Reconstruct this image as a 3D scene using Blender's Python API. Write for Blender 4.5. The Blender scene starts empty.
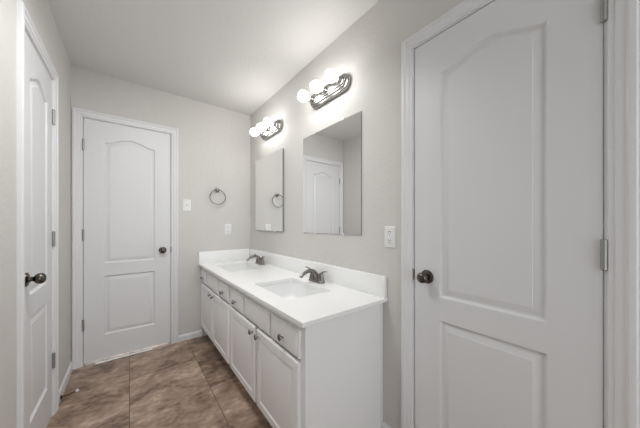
import bpy, bmesh, math, random
from mathutils import Vector, Matrix
random.seed(4)
PI = math.pi
C = bpy.context.scene.collection

# ------------------------------------------------------------------ camera, world, exposure
cam_d = bpy.data.cameras.new('camera')
cam = bpy.data.objects.new('camera', cam_d); C.objects.link(cam)
cam.location = (0, 0, 1.1724); cam.rotation_euler = (PI/2, 0, -math.radians(37.814))
cam_d.sensor_width = 36; cam_d.lens = 245.57/640*36; cam_d.shift_y = 9.7/640
cam_d.clip_start = 0.01
bpy.context.scene.camera = cam

world = bpy.data.worlds.new('world'); bpy.context.scene.world = world
world.use_nodes = True
bg = world.node_tree.nodes['Background']
bg.inputs['Color'].default_value = (0.93, 0.97, 1.0, 1)
bg.inputs['Strength'].default_value = 1.85

vs = bpy.context.scene.view_settings
vs.view_transform = 'Standard'; vs.look = 'None'; vs.gamma = 1; vs.use_curve_mapping = False
vs.exposure = 0.17
BULB = 15.0
def area_light(name, loc, rot, sx, sy, watts, col):
    d = bpy.data.lights.new(name, 'AREA'); d.shape = 'RECTANGLE'; d.size = sx; d.size_y = sy
    d.energy = watts; d.color = col; d.spread = math.radians(150)
    o = bpy.data.objects.new(name, d); C.objects.link(o); o.location = loc; o.rotation_euler = rot
    return o
LIGHTS = [('fill_light', (0.14, 1.22, 2.36), (math.radians(20), math.radians(-11), 0), 0.4, 0.4, 9.6, (0.99, 1.0, 0.99))]  # soft fill added out of view below the ceiling, no fixture there
for a in LIGHTS: area_light(*a)

# ------------------------------------------------------------------ room measurements (metres)
XL, XR, YB, ZC = -0.372, 1.127, 2.79, 2.447
YR = -1.75                 # rear of the modelled space, behind the camera
DH = 2.033                 # door slab height

# ------------------------------------------------------------------ materials
def mat(name, col, rough=0.5, metal=0.0, bump=None, spec=0.5, coat=0.0):
    m = bpy.data.materials.new(name); m.use_nodes = True
    nt = m.node_tree; b = nt.nodes['Principled BSDF']
    b.inputs['Base Color'].default_value = (*col, 1); b.inputs['Roughness'].default_value = rough
    b.inputs['Metallic'].default_value = metal; b.inputs['Specular IOR Level'].default_value = spec
    b.inputs['Coat Weight'].default_value = coat
    if bump:
        scale, strength, dist = bump
        tc = nt.nodes.new('ShaderNodeTexCoord'); n = nt.nodes.new('ShaderNodeTexNoise')
        n.inputs['Scale'].default_value = scale; n.inputs['Detail'].default_value = 3
        bp = nt.nodes.new('ShaderNodeBump'); bp.inputs['Strength'].default_value = strength
        bp.inputs['Distance'].default_value = dist
        nt.links.new(tc.outputs['Object'], n.inputs['Vector'])
        nt.links.new(n.outputs['Fac'], bp.inputs['Height'])
        nt.links.new(bp.outputs['Normal'], b.inputs['Normal'])
    return m

M = {}
M['wall'] = mat('wall_paint', (0.655, 0.638, 0.612), 0.75, bump=(45, 0.35, 0.006))
M['ceiling'] = mat('ceiling_paint', (0.72, 0.71, 0.69), 0.85, bump=(38, 0.35, 0.006))
M['trim'] = mat('white_trim_paint', (0.77, 0.77, 0.785), 0.35)
M['door'] = mat('white_door_paint', (0.75, 0.75, 0.765), 0.4, bump=(220, 0.05, 0.001))
M['cabinet'] = mat('white_cabinet_paint', (0.89, 0.89, 0.895), 0.35)
M['counter'] = mat('white_counter', (0.93, 0.93, 0.925), 0.18)
M['porcelain'] = mat('white_porcelain', (0.90, 0.90, 0.90), 0.1)
M['nickel'] = mat('brushed_nickel', (0.27, 0.25, 0.235), 0.25, 1.0)
M['satin'] = mat('satin_hinge_metal', (0.38, 0.38, 0.375), 0.45, 1.0)
M['chrome'] = mat('brushed_light_metal', (0.33, 0.32, 0.31), 0.24, 1.0)
M['bronze'] = mat('dark_bronze', (0.12, 0.105, 0.09), 0.25, 1.0)
M['stop'] = mat('brown_bronze_spring', (0.20, 0.12, 0.08), 0.35, 1.0)
M['knob'] = mat('pewter_knob', (0.24, 0.235, 0.23), 0.25, 1.0)
M['plate'] = mat('white_plastic', (0.83, 0.83, 0.83), 0.3)
M['slot'] = mat('dark_slot', (0.04, 0.04, 0.04), 0.6)
M['mirror'] = mat('mirror_silver', (0.97, 0.975, 0.97), 0.0, 1.0)
M['mirror_edge'] = mat('mirror_glass_edge', (0.20, 0.22, 0.21), 0.15)
M['rubber'] = mat('white_rubber', (0.8, 0.8, 0.78), 0.6)
M['floor_strip'] = mat('white_floor_strip', (0.8, 0.79, 0.77), 0.4)
M['clip'] = mat('clear_clip_plastic', (0.75, 0.75, 0.75), 0.15)

def bulb_material():
    m = bpy.data.materials.new('lit_bulb'); m.use_nodes = True
    b = m.node_tree.nodes['Principled BSDF']
    b.inputs['Base Color'].default_value = (0.9, 0.9, 0.9, 1)
    b.inputs['Emission Color'].default_value = (1.0, 0.99, 0.97, 1)
    b.inputs['Emission Strength'].default_value = BULB
    return m
M['bulb'] = bulb_material()

def tile_material():
    m = bpy.data.materials.new('brown_stone_tile'); m.use_nodes = True
    nt = m.node_tree; N = nt.nodes; L = nt.links; b = N['Principled BSDF']
    T = 0.457
    tc = N.new('ShaderNodeTexCoord'); sep = N.new('ShaderNodeSeparateXYZ'); L.new(tc.outputs['Object'], sep.inputs[0])
    def math_(op, a, v=None, c=None):
        n = N.new('ShaderNodeMath'); n.operation = op
        for i, q in enumerate((a, v, c)):
            if q is None: continue
            if isinstance(q, (int, float)): n.inputs[i].default_value = q
            else: L.new(q, n.inputs[i])
        return n.outputs[0]
    gx = math_('DIVIDE', math_('ADD', sep.outputs[0], 10*T), T)
    par = math_('MODULO', math_('FLOOR', gx), 2.0)      # alternate columns are lapped by half a tile
    gy = math_('ADD', math_('DIVIDE', math_('ADD', sep.outputs[1], 20*T - 2.333), 2*T), math_('MULTIPLY', par, 0.5))
    fx, fy = math_('FRACT', gx), math_('FRACT', gy)
    ix, iy = math_('FLOOR', gx), math_('FLOOR', gy)
    ex = math_('MINIMUM', fx, math_('SUBTRACT', 1.0, fx)); ey = math_('MULTIPLY', math_('MINIMUM', fy, math_('SUBTRACT', 1.0, fy)), 2.0)
    edge = math_('MINIMUM', ex, ey)
    mr = N.new('ShaderNodeMapRange'); mr.interpolation_type = 'SMOOTHSTEP'
    mr.inputs['From Min'].default_value = 0.0025; mr.inputs['From Max'].default_value = 0.006
    L.new(edge, mr.inputs['Value'])
    # an offset per tile so that the veining breaks at every joint
    cmb = N.new('ShaderNodeCombineXYZ'); L.new(ix, cmb.inputs[0]); L.new(iy, cmb.inputs[1])
    wn = N.new('ShaderNodeTexWhiteNoise'); wn.noise_dimensions = '3D'; L.new(cmb.outputs[0], wn.inputs['Vector'])
    sc = N.new('ShaderNodeVectorMath'); sc.operation = 'SCALE'; sc.inputs['Scale'].default_value = 7.0
    L.new(wn.outputs['Color'], sc.inputs[0])
    add = N.new('ShaderNodeVectorMath'); add.operation = 'ADD'
    L.new(tc.outputs['Object'], add.inputs[0]); L.new(sc.outputs[0], add.inputs[1])
    mp = N.new('ShaderNodeMapping'); mp.inputs['Rotation'].default_value = (0, 0, 0.5); mp.inputs['Scale'].default_value = (1, 1.35, 1)
    L.new(add.outputs[0], mp.inputs['Vector'])
    n1 = N.new('ShaderNodeTexNoise'); n1.inputs['Scale'].default_value = 5.0; n1.inputs['Detail'].default_value = 8
    n1.inputs['Roughness'].default_value = 0.62; n1.inputs['Distortion'].default_value = 0.6
    L.new(mp.outputs[0], n1.inputs['Vector'])
    n2 = N.new('ShaderNodeTexNoise'); n2.inputs['Scale'].default_value = 24; n2.inputs['Detail'].default_value = 5
    L.new(mp.outputs[0], n2.inputs['Vector'])
    f = math_('ADD', math_('MULTIPLY', n1.outputs['Fac'], 0.70), math_('MULTIPLY', n2.outputs['Fac'], 0.30))
    f = math_('ADD', f, math_('MULTIPLY', math_('SUBTRACT', wn.outputs['Value'], 0.5), 0.06))
    cr = N.new('ShaderNodeValToRGB'); e = cr.color_ramp.elements
    e[0].position = 0.40; e[0].color = (0.156, 0.100, 0.071, 1)
    e[1].position = 0.645; e[1].color = (0.598, 0.452, 0.347, 1)
    q = cr.color_ramp.elements.new(0.47); q.color = (0.280, 0.189, 0.139, 1)
    q = cr.color_ramp.elements.new(0.57); q.color = (0.416, 0.299, 0.224, 1)
    L.new(f, cr.inputs['Fac'])
    mx = N.new('ShaderNodeMix'); mx.data_type = 'RGBA'
    mx.inputs['A'].default_value = (0.11, 0.066, 0.045, 1)
    L.new(cr.outputs[0], mx.inputs['B']); L.new(mr.outputs[0], mx.inputs['Factor'])
    L.new(mx.outputs['Result'], b.inputs['Base Color'])
    b.inputs['Roughness'].default_value = 0.42
    bp = N.new('ShaderNodeBump'); bp.inputs['Strength'].default_value = 0.5; bp.inputs['Distance'].default_value = 0.003
    hh = math_('ADD', mr.outputs[0], math_('MULTIPLY', n1.outputs['Fac'], 0.8))
    L.new(hh, bp.inputs['Height']); L.new(bp.outputs['Normal'], b.inputs['Normal'])
    return m
M['tile'] = tile_material()

# ------------------------------------------------------------------ mesh helpers
def link(name, bm, m, parent=None, loc=(0, 0, 0), rz=0.0, smooth=35, mats=None):
    bmesh.ops.remove_doubles(bm, verts=bm.verts, dist=1e-6)
    bmesh.ops.recalc_face_normals(bm, faces=bm.faces)
    me = bpy.data.meshes.new(name); bm.to_mesh(me); bm.free()
    for mm in ([m] + (mats or [])): me.materials.append(mm)
    if smooth:
        for p in me.polygons: p.use_smooth = True
        me.set_sharp_from_angle(angle=math.radians(smooth))
    o = bpy.data.objects.new(name, me); C.objects.link(o)
    o.parent = parent; o.location = loc; o.rotation_euler = (0, 0, rz)
    return o

def thing(name, label, cat, loc=(0, 0, 0), rz=0.0, group=None, kind=None):
    o = bpy.data.objects.new(name, None); C.objects.link(o)
    o.empty_display_size = 0.05
    o.location = loc; o.rotation_euler = (0, 0, rz)
    return tag(o, label, cat, group, kind)

def tag(o, label, cat, group=None, kind=None):
    o['label'] = label; o['category'] = cat
    if group: o['group'] = group
    if kind: o['kind'] = kind
    return o

def dup(root, loc, label, rz=None):
    r = root.copy(); C.objects.link(r); r.location = loc; r['label'] = label
    if rz is not None: r.rotation_euler = (0, 0, rz)
    for ch in list(root.children):
        c = ch.copy(); C.objects.link(c); c.parent = r
        for g in list(ch.children):
            d = g.copy(); C.objects.link(d); d.parent = c
    return r

def dup_part(o, parent, loc):
    c = o.copy(); C.objects.link(c); c.parent = parent; c.location = loc
    for g in list(o.children):
        d = g.copy(); C.objects.link(d); d.parent = c
    return c

def box(bm, lo, hi, bevel=0.0, seg=2):
    vs = [bm.verts.new((x, y, z)) for x in (lo[0], hi[0]) for y in (lo[1], hi[1]) for z in (lo[2], hi[2])]
    fs = [bm.faces.new([vs[i] for i in q]) for q in
          ((0, 1, 3, 2), (4, 6, 7, 5), (0, 4, 5, 1), (2, 3, 7, 6), (0, 2, 6, 4), (1, 5, 7, 3))]
    if bevel:
        es = list({e for f in fs for e in f.edges})
        bmesh.ops.bevel(bm, geom=es, offset=bevel, segments=seg, affect='EDGES', profile=0.5)
    return bm

def loft(bm, loops, closed=True, cap0=False, cap1=False):
    rings = [[bm.verts.new(p) for p in lp] for lp in loops]
    n = len(rings[0])
    for a, b in zip(rings, rings[1:]):
        for i in range(n if closed else n - 1):
            j = (i + 1) % n
            bm.faces.new((a[i], a[j], b[j], b[i]))
    if cap0: bm.faces.new(rings[0][::-1])
    if cap1: bm.faces.new(rings[-1])
    return rings

def frame_from(d):
    d = Vector(d).normalized()
    u = d.orthogonal().normalized()
    return u, d.cross(u)

def lathe(bm, prof, origin=(0, 0, 0), axis=(0, -1, 0), seg=28, cap0=True, cap1=True):
    a = Vector(axis).normalized(); u, v = frame_from(a); o = Vector(origin)
    loops = []
    for r, h in prof:
        r = max(r, 1e-4)
        loops.append([o + a*h + (u*math.cos(t) + v*math.sin(t))*r for t in [2*PI*k/seg for k in range(seg)]])
    loft(bm, loops, cap0=cap0, cap1=cap1)
    return bm

def tube(bm, pts, rad, seg=14, squash=None, up=(0, 0, 1)):
    """tube through pts; rad per point; squash = per-point factor across 'up'"""
    pts = [Vector(p) for p in pts]; n = len(pts)
    rad = rad if isinstance(rad, (list, tuple)) else [rad]*n
    sq = squash or [1]*n
    loops = []
    for i, p in enumerate(pts):
        d = (pts[min(i+1, n-1)] - pts[max(i-1, 0)]).normalized()
        s = d.cross(Vector(up))
        s = s.normalized() if s.length > 1e-4 else d.orthogonal().normalized()
        w = s.cross(d).normalized()
        loops.append([p + s*math.cos(t)*rad[i] + w*math.sin(t)*rad[i]*sq[i] for t in [2*PI*k/seg for k in range(seg)]])
    loft(bm, loops, cap0=True, cap1=True)
    return bm

def spline(ctrl, n=8):
    """Catmull-Rom through control tuples of any length"""
    P = [ctrl[0]] + list(ctrl) + [ctrl[-1]]; out = []
    for i in range(1, len(P)-2):
        for k in range(n):
            t = k/n
            out.append(tuple(0.5*((2*b) + (-a+c)*t + (2*a-5*b+4*c-d)*t*t + (-a+3*b-3*c+d)*t**3)
                             for a, b, c, d in zip(P[i-1], P[i], P[i+1], P[i+2])))
    out.append(tuple(ctrl[-1]))
    return out

def inset(poly, d):
    """offset a counter-clockwise 2-D polygon inwards by d (mitred)"""
    n = len(poly); out = []
    for i in range(n):
        p0, p1, p2 = Vector(poly[i-1]), Vector(poly[i]), Vector(poly[(i+1) % n])
        a, b = (p1-p0).normalized(), (p2-p1).normalized()
        na, nb = Vector((-a.y, a.x)), Vector((-b.y, b.x))
        m = na + nb
        m = m/max(m.dot(m)/2, 0.2)
        out.append(tuple(p1 + m*d))
    return out

def rrect(x0, y0, x1, y1, r, k=6):
    pts = []
    for cx, cy, a0 in ((x1-r, y0+r, -PI/2), (x1-r, y1-r, 0), (x0+r, y1-r, PI/2), (x0+r, y0+r, PI)):
        for i in range(k+1):
            a = a0 + PI/2*i/k; pts.append((cx + r*math.cos(a), cy + r*math.sin(a)))
    return pts

def fill_with_holes(bm, loops):
    """flat region bounded by the first ring of verts with the others as holes"""
    es = []
    for lp in loops:
        for i in range(len(lp)):
            a, b = lp[i], lp[(i+1) % len(lp)]
            es.append(bm.edges.get((a, b)) or bm.edges.new((a, b)))
    bmesh.ops.triangle_fill(bm, use_beauty=True, use_dissolve=False, edges=es)

# local frame of everything fixed to a wall: X to the right as one faces the wall, -Y out of the wall, Z up
RZ = {'back': 0.0, 'right': -PI/2, 'left': PI/2}
def on_wall(wall, along, z, out=0.0):
    if wall == 'back': return (along, YB - out, z)
    if wall == 'right': return (XR - out, along, z)
    return (XL + out, along, z)

def panelled(W, H, T, panels, edge=0.002):
    """slab 0..W x 0..T x 0..H with moulded panels; each panel = (outline, [(inset, depth) ...])"""
    bm = bmesh.new()
    P = lambda lp, y: [Vector((x, y, z)) for x, z in lp]
    outer = [(0, 0), (W, 0), (W, H), (0, H)]
    rings = loft(bm, [P(outer, T), P(outer, edge), P(inset(outer, edge), 0)], cap0=True)
    holes = []
    for outline, prof in panels:
        rr = loft(bm, [P(outline(o), d) for o, d in prof], cap1=True)
        holes.append(rr[0])
    fill_with_holes(bm, [rings[-1]] + holes)
    return bm

# ------------------------------------------------------------------ the setting
def wall_with_hole(name, label, lo, hi, axis, holes, m):
    """wall slab lo..hi; holes = (a0, a1, top) along 'axis' (0 = x, 1 = y), from the floor up"""
    bm = bmesh.new(); a = lo[axis]
    for h0, h1, top in sorted(holes):
        l, h = list(lo), list(hi); l[axis], h[axis] = a, h0; box(bm, l, h)
        l, h = list(lo), list(hi); l[axis], h[axis] = h0, h1; l[2] = top; box(bm, l, h)
        a = h1
    l = list(lo); l[axis] = a; box(bm, l, hi)
    return tag(link(name, bm, m, smooth=0), label, 'wall', kind='structure')

JT, GAP = 0.018, 0.003     # jamb thickness, gap round the slab
DOORS = {  # wall, slab start and end along the wall (world coordinate)
    1: ('back', -0.299, 0.318), 2: ('right', 0.0610, 0.6805), 3: ('left', 1.652, 2.180)}
BOTTOM = {1: 0.020, 2: 0.012, 3: 0.012}
TOPZ = 2.045
def hole(i): return (DOORS[i][1]-GAP-JT, DOORS[i][2]+GAP+JT, TOPZ+GAP+JT)

WT = 0.115
bm = bmesh.new(); box(bm, (XL-WT, YR, -0.08), (XR+WT, YB+WT, 0))
tag(link('floor', bm, M['tile'], smooth=0), 'floor of large brown stone-look tiles with dark grout joints', 'floor', kind='structure')
bm = bmesh.new(); box(bm, (XL-WT, YR, ZC), (XR+WT, YB+WT, ZC+0.08))
tag(link('ceiling', bm, M['ceiling'], smooth=0), 'pale greige textured ceiling over the vanity and doors', 'ceiling', kind='structure')
wall_with_hole('wall_back', 'greige textured end wall holding the towel ring', (XL-WT, YB, 0), (XR+WT, YB+WT, ZC), 0, [hole(1)], M['wall'])
wall_with_hole('wall_right', 'greige textured wall holding both mirrors and vanity lights', (XR, YR, 0), (XR+WT, YB, ZC), 1, [hole(2)], M['wall'])
wall_with_hole('wall_left', 'greige textured wall left of the room, beside the dark knob door', (XL-WT, YR, 0), (XL, YB, ZC), 1, [hole(3)], M['wall'])

CW, REVEAL = 0.058, 0.005
CAS = [(0, 0), (0, 0.007), (0.003, 0.0095), (0.013, 0.0095), (0.0155, 0.0125), (0.019, 0.0135), (0.034, 0.0135), (0.0365, 0.0150), (0.040, 0.0185),
       (0.046, 0.0190), (0.053, 0.0185), (0.057, 0.016), (0.058, 0.013), (0.058, 0.0)]
def door_frame(i, label):
    wall, a0, a1 = DOORS[i]
    W = a1 - a0
    start = a1 if wall == 'right' else a0
    root = thing('trim_%d' % i, label, 'door frame', on_wall(wall, start, 0), RZ[wall], kind='structure')
    bm = bmesh.new()                                        # casing: one moulded profile mitred round the opening
    x0, x1, zt = -GAP-REVEAL, W+GAP+REVEAL, TOPZ+GAP+REVEAL
    loft(bm, [[Vector(p) for p in ((x0-o, -t, 0), (x0-o, -t, zt+o), (x1+o, -t, zt+o), (x1+o, -t, 0))] for o, t in CAS], closed=False)
    link('casing', bm, M['trim'], root, smooth=25)
    bm = bmesh.new()                                        # jamb lining and the stop behind the slab
    jx0, jx1, jz = -GAP, W+GAP, TOPZ+GAP
    box(bm, (jx0-JT, 0, 0), (jx0, WT, jz+JT)); box(bm, (jx1, 0, 0), (jx1+JT, WT, jz+JT)); box(bm, (jx0, 0, jz), (jx1, WT, jz+JT))
    box(bm, (jx0, 0.040, 0), (jx0+0.011, WT, jz)); box(bm, (jx1-0.011, 0.040, 0), (jx1, WT, jz)); box(bm, (jx0+0.011, 0.040, jz-0.011), (jx1-0.011, WT, jz))
    link('jamb', bm, M['trim'], root, smooth=0)
    return root

def arch_outline(x0, z0, x1, zs, rise, n=28):
    """outline of an arch-topped panel as a function of the inset"""
    def top(x):
        t = (x - x0)/(x1 - x0)
        return zs + rise*(0.5 - 0.5*math.cos(2*PI*t))**0.9
    def at(d):
        pts = [(x0+d, z0+d), (x1-d, z0+d)]
        for k in range(n+1):
            x = x1-d + (x0-x1+2*d)*k/n
            pts.append((x, top(x) - d*1.04))
        return pts
    return at
def rect_outline(x0, z0, x1, z1):
    return lambda d: [(x0+d, z0+d), (x1-d, z0+d), (x1-d, z1-d), (x0+d, z1-d)]

PROF = [(0, 0), (0.002, 0.0012), (0.007, 0.0085), (0.010, 0.0110), (0.015, 0.0112), (0.020, 0.0098), (0.036, 0.0036), (0.0395, 0.0028), (0.041, 0.0016)]
KNOB_ROSE = [(0.030, 0), (0.0325, 0.003), (0.031, 0.007), (0.024, 0.010), (0.015, 0.012)]
KNOB_BODY = [(0.0125, 0.011), (0.0115, 0.015), (0.0110, 0.024), (0.0125, 0.027), (0.0195, 0.031), (0.0240, 0.038),
             (0.0252, 0.045), (0.0240, 0.052), (0.0195, 0.0590), (0.012, 0.0632), (0.005, 0.0645), (0.0001, 0.0645)]
def make_door(i, label, stile, hinge_side, knob_mat, backset=0.066):
    wall, a0, a1 = DOORS[i]
    W = a1 - a0
    start = a1 if wall == 'right' else a0
    zb = BOTTOM[i]
    root = thing('door_%d' % i, label, 'door', on_wall(wall, start, zb), RZ[wall], kind='structure')
    H = TOPZ - zb
    Z = lambda z: z - zb
    up = arch_outline(stile, Z(0.833), W-stile, Z(1.868), 0.052)
    lo = rect_outline(stile, Z(0.222), W-stile, Z(0.727))
    bm = panelled(W, H, 0.035, [(up, PROF), (lo, PROF)])
    link('slab', bm, M['door'], root, smooth=20)
    hx = -0.0015 if hinge_side == 'left' else W + 0.0015
    for zc in (1.823, 1.080, 0.337):
        bm = bmesh.new()
        lathe(bm, [(0.004, -0.047), (0.0072, -0.0445), (0.0072, 0.0445), (0.004, 0.047)], (hx, -0.0068, Z(zc)), (0, 0, 1), 12)
        for k in (-0.0267, -0.0089, 0.0089, 0.0267):           # knuckle joints
            lathe(bm, [(0.0074, -0.0007), (0.0074, 0.0007)], (hx, -0.0068, Z(zc)+k), (0, 0, 1), 12)
        s = 1 if hinge_side == 'left' else -1
        xa, xb = sorted((hx, hx + s*0.004)); box(bm, (xa, -0.003, Z(zc)-0.0445), (xb, 0.0, Z(zc)+0.0445))
        link('hinge', bm, M['satin'], root)
    kx = W - backset if hinge_side == 'left' else backset
    bm = bmesh.new(); lathe(bm, KNOB_BODY, (0, 0, 0))
    kb = link('door_knob', bm, knob_mat, root, (kx, 0, Z(0.919)))
    bm = bmesh.new(); lathe(bm, KNOB_ROSE, (0, 0, 0)); link('rosette', bm, knob_mat, kb)
    ex = W if hinge_side == 'left' else 0
    bm = bmesh.new()                                        # latch seen in the gap, and its strike lip
    xa, xb = (ex-0.001, ex+0.006) if hinge_side == 'left' else (ex-0.006, ex+0.001)
    box(bm, (xa, -0.0015, Z(0.919)-0.028), (xb, 0.004, Z(0.919)+0.028), 0.0008, 1)
    link('latch_plate', bm, M['bronze'], root)
    return root

door_frame(1, 'white moulded frame around the door in the end wall')
door_frame(2, 'white moulded frame around the big near door on the right')
door_frame(3, 'white moulded frame around the narrow door on the left wall')
make_door(1, 'closed white two-panel arch-top door in the end wall', 0.127, 'left', M['bronze'])
make_door(2, 'closed white two-panel arch-top door nearest on the right, beside the vanity', 0.125, 'right', M['bronze'])
make_door(3, 'narrow white two-panel arch-top door on the left wall', 0.108, 'right', M['bronze'], 0.044)

bm = bmesh.new(); box(bm, (-0.225, YB-0.030, 0), (0.17, YB-0.002, 0.004), 0.0015, 1)  # pale strip laid on the tiles, shorter than the door opening
tag(link('trim_4', bm, M['floor_strip']), 'thin white strip on the floor under the end wall door', 'floor_strip', kind='structure')

BH, BT = 0.062, 0.012
def baseboard(name, wall, a0, a1, label):
    prof = [(0, 0), (BT, 0), (BT, BH-0.018), (BT-0.003, BH-0.012), (BT-0.004, BH-0.006), (0.004, BH), (0, BH)]
    bm = bmesh.new()
    def pt(a, t, z): return Vector(on_wall(wall, a, z, t))
    loft(bm, [[pt(a0, t, z) for t, z in prof], [pt(a1, t, z) for t, z in prof]], cap0=True, cap1=True)
    return tag(link(name, bm, M['trim'], smooth=25), label, 'baseboard', kind='structure')
EDGE = GAP + REVEAL + CW
baseboard('baseboard_left', 'left', DOORS[3][2]+EDGE, YB, 'white baseboard on the left wall carrying the door stop')
baseboard('baseboard_back', 'back', DOORS[1][2]+EDGE, 0.60, 'white baseboard between the end wall door and the vanity')
baseboard('baseboard_right', 'right', DOORS[2][2]+EDGE, 0.875, 'short white baseboard between the vanity and the near right door')
baseboard('baseboard_front', 'left', YR, DOORS[3][1]-EDGE, 'white baseboard on the left wall, nearer than the narrow door')
baseboard('baseboard_rear', 'right', YR, DOORS[2][1]-EDGE, 'white baseboard on the right wall beyond the near door frame')

# ------------------------------------------------------------------ vanity cabinet
VY0, VY1 = 0.878, YB
FX = 0.602                                     # plane of the face frame
V = thing('vanity_cabinet', 'long white double vanity cabinet under the mirrors, four doors and four drawers', 'cabinet', (FX, VY0, 0))
VL = VY1 - VY0; VD = XR - FX
bm = bmesh.new()
zt = 0.741
# face frame with openings behind the fronts is hidden: rails and stiles as one frame
box(bm, (0, 0, 0.10), (0.018, VL, 0.125)); box(bm, (0, 0, 0.565), (0.018, VL, 0.580)); box(bm, (0, 0, 0.695), (0.018, VL, zt))
for a, b in ((0, 0.045), (0.465, 0.495), (0.950, 1.016), (1.425, 1.480), (VL-0.035, VL)):
    box(bm, (0, a, 0.125), (0.018, b, 0.565))
for a, b in ((0, 0.045), (0.290, 0.330), (0.675, 0.715), (0.950, 1.016), (1.235, 1.300), (1.635, 1.700), (VL-0.035, VL)):
    box(bm, (0, a, 0.580), (0.018, b, 0.695))
link('face_frame', bm, M['cabinet'], V, smooth=0)
bm = bmesh.new(); box(bm, (0.018, 0.003, 0.0), (VD-0.012, 0.018, zt)); box(bm, (VD-0.012, -0.003, 0.0), (VD, 0.018, zt), 0.001, 1)
link('end_panel', bm, M['cabinet'], V, smooth=0)
bm = bmesh.new(); box(bm, (0.018, VL-0.018, 0), (VD, VL, zt)); box(bm, (0.018, 0.018, 0.10), (VD, VL-0.018, 0.118)); box(bm, (VD-0.008, 0.018, 0.118), (VD, VL-0.018, zt))
box(bm, (0.018, 0.94, 0.118), (VD-0.008, 1.02, 0.55))
link('carcass', bm, M['cabinet'], V, smooth=0)
bm = bmesh.new(); box(bm, (0.065, 0.018, 0), (0.080, VL-0.018, 0.10))
link('toe_kick', bm, M['cabinet'], V, smooth=0)

FT = 0.019
CAB_DOOR = [(0, 0), (0.002, 0.0025), (0.006, 0.0045), (0.010, 0.0045), (0.026, 0.0010), (0.028, 0.0006)]
CAB_KNOB = [(0.008, 0), (0.0065, 0.003), (0.0055, 0.008), (0.007, 0.011), (0.0135, 0.014), (0.0158, 0.0175), (0.0148, 0.0215), (0.010, 0.0240), (0.0001, 0.0250)]
bm = bmesh.new(); lathe(bm, CAB_KNOB, (0, 0, 0), seg=20)
knob_mesh = None
def add_knob(parent, x, z):
    global knob_mesh
    if knob_mesh is None:
        b = bmesh.new(); lathe(b, CAB_KNOB, seg=20)
        k = link('knob', b, M['knob'], parent, (x, 0, z)); knob_mesh = k
    else:
        k = knob_mesh.copy(); C.objects.link(k); k.parent = parent; k.location = (x, 0, z)
    return k
bm.free()
def cab_door(y0, y1, knob_side):
    W, H = y1-y0, 0.445
    o = inset([(0, 0), (W, 0), (W, H), (0, H)], 0.045)
    ed = [(0, 0.006), (0.002, 0.0025), (0.006, 0.0004), (0.009, 0)]
    b = bmesh.new(); P = lambda lp, y: [Vector((x, y, z)) for x, z in lp]; R4 = [(0, 0), (W, 0), (W, H), (0, H)]
    rings = loft(b, [P(R4, FT)] + [P(inset(R4, i), d) for i, d in ed], cap0=True)
    hole_ = loft(b, [P(inset(o, i), d) for i, d in CAB_DOOR], cap1=True)
    fill_with_holes(b, [rings[-1], hole_[0]])
    # local X runs towards smaller y on this wall-facing side
    d = link('cabinet_door', b, M['cabinet'], V, (-FT, y1-VY0, 0.115), -PI/2, smooth=20)
    add_knob(d, 0.030 if knob_side == 'far' else W-0.030, 0.412)
def drawer(y0, y1, name, knob=True):
    W, H = y1-y0, 0.125
    R4 = [(0, 0), (W, 0), (W, H), (0, H)]
    ed = [(0, 0.0075), (0.002, 0.0055), (0.010, 0.0035), (0.013, 0.0010), (0.017, 0)]
    b = bmesh.new(); P = lambda lp, y: [Vector((x, y, z)) for x, z in lp]
    loft(b, [P(R4, FT)] + [P(inset(R4, i), d) for i, d in ed], cap0=True, cap1=True)
    d = link(name, b, M['cabinet'], V, (-FT, y1-VY0, 0.575), -PI/2, smooth=20)
    if knob: add_knob(d, W/2, H/2-0.008)
for y0, y1, s in ((0.912, 1.356, 'far'), (1.382, 1.838, 'near'), (1.884, 2.318, 'far'), (2.345, 2.766, 'near')):
    cab_door(y0, y1, s)
for y0, y1, k in ((0.912, 1.178, 1), (1.199, 1.560, 0), (1.584, 1.838, 1), (1.884, 2.126, 1), (2.168, 2.525, 0), (2.566, 2.766, 1)):
    drawer(y0, y1, 'drawer_front' if k else 'false_front', bool(k))

# ------------------------------------------------------------------ countertop, splashes, basins
CX0, CY0, CZ0, CZ1 = 0.564, 0.843, 0.741, 0.763
BAS = [(0.673, 1.145, 0.978, 1.610), (0.673, 2.110, 0.978, 2.570)]
K = thing('countertop', 'long white countertop with splash, on the white double vanity', 'countertop', (CX0, CY0, CZ0))
lx = lambda x: x-CX0
ly = lambda y: y-CY0
bm = bmesh.new()
D, Ln, Th = XR-CX0, YB-CY0, CZ1-CZ0
e = 0.002
R4 = [(0, 0), (D, 0), (D, Ln), (0, Ln)]
P = lambda lp, z: [Vector((x, y, z)) for x, y in lp]
rg = loft(bm, [P(inset(R4, e), 0), P(R4, e), P(R4, Th-e), P(inset(R4, e), Th)])
tops, bots = [rg[-1]], [rg[0]]
for x0, y0, x1, y1 in BAS:
    rr = rrect(lx(x0), ly(y0), lx(x1), ly(y1), 0.018)
    big = inset(rr, -0.0015)
    h_ = loft(bm, [P(big, Th), P(rr, Th-0.0015), P(rr, 0)])
    tops.append(h_[0]); bots.append(h_[-1])
fill_with_holes(bm, tops); fill_with_holes(bm, bots)
link('slab', bm, M['counter'], K, smooth=30)
bm = bmesh.new(); box(bm, (D-0.022, 0.003, Th), (D, Ln, Th+0.118), 0.0015)
link('backsplash', bm, M['counter'], K)
bm = bmesh.new(); box(bm, (0.004, Ln-0.022, Th), (D-0.022, Ln, Th+0.118), 0.0015)
link('sidesplash', bm, M['counter'], K)

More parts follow.
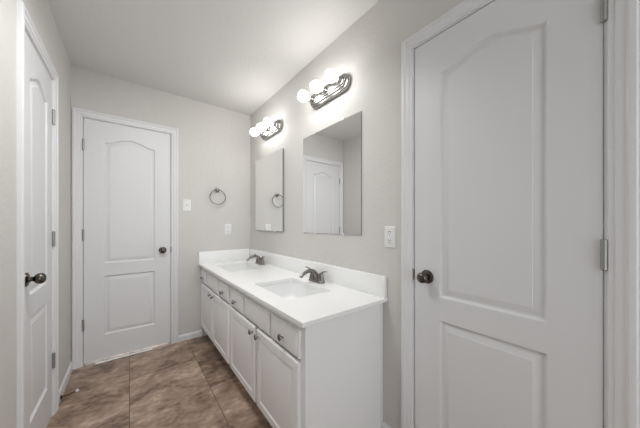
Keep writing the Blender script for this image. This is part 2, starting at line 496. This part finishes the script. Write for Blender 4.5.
def make_sink(x0, y0, x1, y1, label):
    cx, cy = (x0+x1)/2, (y0+y1)/2
    S = thing('sink', label, 'sink', (cx, cy, CZ0-0.165), group='undermount sinks in the vanity top')
    w, l = (x1-x0)/2+0.004, (y1-y0)/2+0.004
    top = 0.165
    R = lambda i, r: rrect(-w+i, -l+i, w-i, l-i, r)
    P = lambda lp, z: [Vector((x, y, z)) for x, y in lp]
    inn = [P(R(0, 0.022), top-0.0005), P(R(0.003, 0.022), top-0.05), P(R(0.008, 0.024), 0.066), P(R(0.013, 0.026), 0.053), P(R(0.024, 0.030), 0.0455), P(R(0.045, 0.030), 0.042), P(R(0.130, 0.012), 0.034)]
    out = [P(R(-0.02, 0.03), top-0.0005), P(R(-0.02, 0.03), top-0.010), P(R(-0.006, 0.026), top-0.012), P(R(-0.002, 0.028), 0.062), P(R(0.005, 0.032), 0.044), P(R(0.030, 0.036), 0.034), P(R(0.130, 0.012), 0.020)]
    bm = bmesh.new(); loft(bm, out[::-1] + inn, cap0=True, cap1=True)
    link('basin', bm, M['porcelain'], S, smooth=50)
    bm = bmesh.new(); lathe(bm, [(0.022, 0.0), (0.022, 0.003), (0.019, 0.0045), (0.013, 0.003), (0.012, 0.006), (0.006, 0.008), (0.0001, 0.0085)], (0, 0, 0.0335), (0, 0, 1), 24)
    link('drain', bm, M['nickel'], S)
    return S
make_sink(*BAS[0], 'near rectangular white sink sunk in the vanity top, closest to the big right door')
make_sink(*BAS[1], 'far rectangular white sink sunk in the vanity top, next to the end wall')

def make_faucet():
    F = thing('faucet', '', 'faucet', (0, 0, 0), group='faucets on the vanity top')
    # local: -x towards the basin, y along the wall
    bm = bmesh.new()
    cap = lambda a, r, z: [Vector((r*math.cos(t) if True else 0, (a if math.sin(t) >= 0 else -a) + r*math.sin(t), z)) for t in [2*PI*(k+0.5)/32 for k in range(32)]]
    loft(bm, [cap(0.052, 0.027, 0), cap(0.052, 0.027, 0.006), cap(0.0515, 0.0255, 0.010), cap(0.050, 0.0235, 0.0125)], cap0=True, cap1=True)
    link('base_plate', bm, M['nickel'], F)
    bm = bmesh.new()
    ctrl = [(0.004, 0, 0.010, 0.0235, 1), (0.002, 0, 0.030, 0.0205, 1), (-0.008, 0, 0.054, 0.0165, 1), (-0.032, 0, 0.076, 0.0145, .95),
            (-0.066, 0, 0.083, 0.0135, .85), (-0.104, 0, 0.072, 0.0125, .8), (-0.130, 0, 0.052, 0.0118, .85), (-0.136, 0, 0.044, 0.0115, .9)]
    pts = spline(ctrl, 6)
    tube(bm, [p[:3] for p in pts], [p[3] for p in pts], 18, [p[4] for p in pts], up=(0, 1, 0))
    link('spout', bm, M['nickel'], F, smooth=60)
    for s in (-1, 1):
        bm = bmesh.new()
        lathe(bm, [(0.0235, 0.008), (0.0225, 0.020), (0.0185, 0.040), (0.0150, 0.054), (0.0150, 0.060), (0.0125, 0.067), (0.006, 0.071), (0.0001, 0.072)], (0, s*0.052, 0), (0, 0, 1), 24)
        h = link('handle', bm, M['nickel'], F)
        bm = bmesh.new()
        c2 = spline([(0.0, s*0.050, 0.064, 0.008, .8), (-0.003, s*0.068, 0.074, 0.008, .7), (-0.006, s*0.092, 0.083, 0.008, .5), (-0.010, s*0.118, 0.088, 0.0068, .5), (-0.011, s*0.125, 0.088, 0.003, .5)], 5)
        tube(bm, [p[:3] for p in c2], [p[3] for p in c2], 12, [p[4] for p in c2])
        link('lever', bm, M['nickel'], h, smooth=60)
    bm = bmesh.new(); lathe(bm, [(0.003, 0), (0.003, 0.030), (0.0055, 0.032), (0.006, 0.037), (0.003, 0.040), (0.0001, 0.040)], (0.024, 0, 0.010), (0, 0, 1), 12)
    link('lift_rod', bm, M['nickel'], F)
    return F
fa = make_faucet(); fa.location = (1.048, 1.388, CZ1+0.0006)
fa['label'] = 'brushed nickel two-handle faucet behind the near sink'
dup(fa, (1.048, 2.346, CZ1+0.0006), 'brushed nickel two-handle faucet behind the far sink, by the end wall')

# ------------------------------------------------------------------ mirrors
def make_mirror(y0, y1, label, th=0.005):
    W, H = y1-y0, 0.762
    m = thing('wall_mirror', label, 'mirror', on_wall('right', y1, 1.102), RZ['right'], group='frameless mirrors over the vanity')
    bm = bmesh.new(); box(bm, (0, -0.0015-th, 0), (W, -0.0015, H))
    bm.faces.ensure_lookup_table()
    g = link('glass', bm, M['mirror_edge'], m, smooth=0, mats=[M['mirror']])
    for p in g.data.polygons:
        if p.normal.y < -0.9: p.material_index = 1
    for x, z, s in ((0.16, H, 1), (W-0.16, H, 1), (0.16, 0, -1), (W-0.16, 0, -1)):
        bm = bmesh.new()
        za, zb = sorted((z - s*0.006, z + s*0.010))
        box(bm, (x-0.009, -th-0.0045, za), (x+0.009, -th-0.0017, zb), 0.001, 1)
        za, zb = sorted((z + s*0.0005, z + s*0.010)); box(bm, (x-0.009, -th-0.0018, za), (x+0.009, 0, zb))
        link('clip', bm, M['clip'], m)
    return m
make_mirror(1.033, 1.668, 'frameless mirror nearer the big door, reflecting a white door')
make_mirror(1.990, 2.600, 'frameless mirror next to the end wall, reflecting the towel ring', 0.016)

# ------------------------------------------------------------------ vanity lights
def make_light(yc, zc, label):
    Lg = thing('vanity_light', label, 'vanity light', on_wall('right', yc, zc), RZ['right'], group='three-bulb vanity lights above the mirrors')
    hl, hr = 0.205, 0.054
    def cap(i, y):
        r = hr - i; a = hl - hr
        return [Vector(((a if math.cos(t) >= 0 else -a) + r*math.cos(t), -y, r*math.sin(t))) for t in [2*PI*(k+0.5)/48 for k in range(48)]]
    bm = bmesh.new()
    loft(bm, [cap(i, y) for i, y in ((0.003, 0), (0, 0.003), (0, 0.026), (0.003, 0.031), (0.010, 0.033), (0.012, 0.041), (0.016, 0.045), (0.022, 0.046), (0.0235, 0.053), (0.027, 0.055), (0.032, 0.0555))], cap0=True, cap1=True)
    link('backplate', bm, M['chrome'], Lg, smooth=28)
    for k in (-1, 0, 1):
        bm = bmesh.new(); lathe(bm, [(0.0225, 0.055), (0.0235, 0.058), (0.0225, 0.062), (0.0195, 0.066), (0.0205, 0.080), (0.019, 0.083), (0.014, 0.082)], (k*0.154, 0, 0), seg=24)
        link('socket', bm, M['chrome'], Lg)
        bm = bmesh.new()
        prof = [(0.0125, 0.075), (0.0130, 0.088)]
        r, hc = 0.0395, 0.132
        for q in range(1, 17):
            a = math.radians(160) - math.radians(160)*(q-1)/15
            prof.append((r*math.sin(a), hc + r*math.cos(a)))
        lathe(bm, prof, (k*0.154, 0, 0), seg=28)
        link('bulb', bm, M['bulb'], Lg, smooth=60)
    return Lg
l1 = make_light(1.328, 2.097, 'nickel bar light with three lit globe bulbs above the near mirror')
dup(l1, on_wall('right', 2.213, 2.096), 'nickel bar light with three lit globe bulbs above the far mirror')

# ------------------------------------------------------------------ towel ring
T = thing('towel_ring', 'small metal towel ring on the end wall above the outlet', 'towel ring', on_wall('back', 0.748, 1.458))
bm = bmesh.new(); n = 48; R = 0.079
loft(bm, [[Vector(((R + 0.0048*math.cos(b))*math.cos(a), -0.040 + 0.0048*math.sin(b), (R + 0.0048*math.cos(b))*math.sin(a))) for b in [2*PI*j/10 for j in range(10)]] for a in [2*PI*k/n for k in range(n+1)]])
link('ring', bm, M['nickel'], T, smooth=60)
bm = bmesh.new(); lathe(bm, [(0.026, 0), (0.027, 0.003), (0.024, 0.008), (0.013, 0.011), (0.011, 0.018), (0.0115, 0.028), (0.016, 0.034), (0.017, 0.044), (0.013, 0.052), (0.0001, 0.054)], (0, 0, 0.079), seg=24)
link('post', bm, M['nickel'], T)

# ------------------------------------------------------------------ switch and outlets
def plate(root, w=0.072, h=0.117):
    bm = bmesh.new(); P = lambda i, y: [Vector((x, -y, z)) for x, z in rrect(-w/2+i, -h/2+i, w/2-i, h/2-i, 0.004, 3)]
    loft(bm, [P(0, 0), P(0, 0.003), P(0.002, 0.0052), P(0.005, 0.006)], cap0=True, cap1=True)
    return link('cover_plate', bm, M['plate'], root)
def screw(root, z):
    bm = bmesh.new(); lathe(bm, [(0.0032, 0.0055), (0.0032, 0.0068), (0.002, 0.0074), (0.0001, 0.0074)], (0, 0, z), seg=12)
    link('screw', bm, M['plate'], root)
sw = thing('light_switch', 'white toggle light switch on the end wall, right of the door', 'light switch', on_wall('back', 0.460, 1.358))
plate(sw); screw(sw, 0.030); screw(sw, -0.030)
bm = bmesh.new()
loft(bm, [[Vector((x*0.005, -0.0055, z)) for x, z in ((-1, -0.012), (1, -0.012), (1, 0.012), (-1, 0.012))],
          [Vector((x*0.0035, -0.017, z)) for x, z in ((-1, 0.004), (1, 0.004), (1, 0.012), (-1, 0.012))]], cap0=True, cap1=True)
link('toggle', bm, M['plate'], sw, smooth=0)

def receptacle_slots(bm, z, y):
    box(bm, (-0.0085, -y, z-0.003), (-0.0062, -y+0.002, z+0.0055)); box(bm, (0.0062, -y, z-0.0025), (0.0085, -y+0.002, z+0.005))
    lathe(bm, [(0.0026, 0), (0.0026, 0.002)], (0, -y+0.002, z-0.0095), seg=10)
ou = thing('outlet', 'white duplex outlet on the end wall, below the towel ring', 'outlet', on_wall('back', 0.866, 1.110))
plate(ou); screw(ou, 0)
for z in (0.0195, -0.0195):
    bm = bmesh.new(); P = lambda i, y: [Vector((x, -y, zz)) for x, zz in rrect(-0.0165+i, z-0.014+i, 0.0165-i, z+0.014-i, 0.009, 4)]
    loft(bm, [P(0, 0.0055), P(0, 0.0072), P(0.001, 0.0078)], cap0=True, cap1=True)
    r_ = link('receptacle', bm, M['plate'], ou)
    bm = bmesh.new(); receptacle_slots(bm, z+0.002, 0.0081); link('slots', bm, M['slot'], r_, smooth=0)
gf = thing('safety_outlet', 'white outlet with test buttons on the wall between near mirror and big door', 'outlet', on_wall('right', 0.825, 1.100), RZ['right'])
plate(gf); screw(gf, 0.0485); screw(gf, -0.0485)
bm = bmesh.new(); P = lambda i, y: [Vector((x, -y, z)) for x, z in rrect(-0.0167+i, -0.0335+i, 0.0167-i, 0.0335-i, 0.002, 3)]
loft(bm, [P(0, 0.0055), P(0, 0.0078), P(0.0012, 0.0084)], cap0=True, cap1=True)
body = link('receptacle', bm, M['plate'], gf)
for z in (0.0195, -0.0195):
    bm = bmesh.new(); receptacle_slots(bm, z, 0.0087); link('slots', bm, M['slot'], body, smooth=0)
for za in (0.0008, -0.0062):
    bm = bmesh.new(); box(bm, (-0.009, -0.0100, za), (0.009, -0.0082, za+0.0054), 0.0005, 1); link('test_button', bm, M['plate'], body)
bm = bmesh.new(); box(bm, (-0.010, -0.0088, 0.0285), (0.010, -0.0082, 0.0315)); ind = link('indicator', bm, M['slot'], body, smooth=0)
ind['label'] = 'dark indicator strip at the top of the outlet face'

# ------------------------------------------------------------------ door stop
ds = thing('door_stop', 'bronze door stop with white tip sticking out of the left baseboard', 'door stop', (XL+BT, 2.335, 0.024))
ax = (1, 0, 0.16)
bm = bmesh.new(); lathe(bm, [(0.013, 0), (0.013, 0.004), (0.008, 0.010)], axis=ax, seg=16); link('base', bm, M['bronze'], ds)
bm = bmesh.new(); lathe(bm, [(0.0062, 0.008)] + [(0.0062 if k % 2 else 0.0072, 0.010 + 0.0018*k) for k in range(36)] + [(0.0062, 0.075)], axis=ax, seg=12); link('spring', bm, M['stop'], ds)
bm = bmesh.new(); lathe(bm, [(0.007, 0.073), (0.0092, 0.075), (0.0092, 0.085), (0.006, 0.089), (0.0001, 0.090)], axis=ax, seg=14)
tip = link('tip', bm, M['rubber'], ds); tip['label'] = 'white rubber tip'
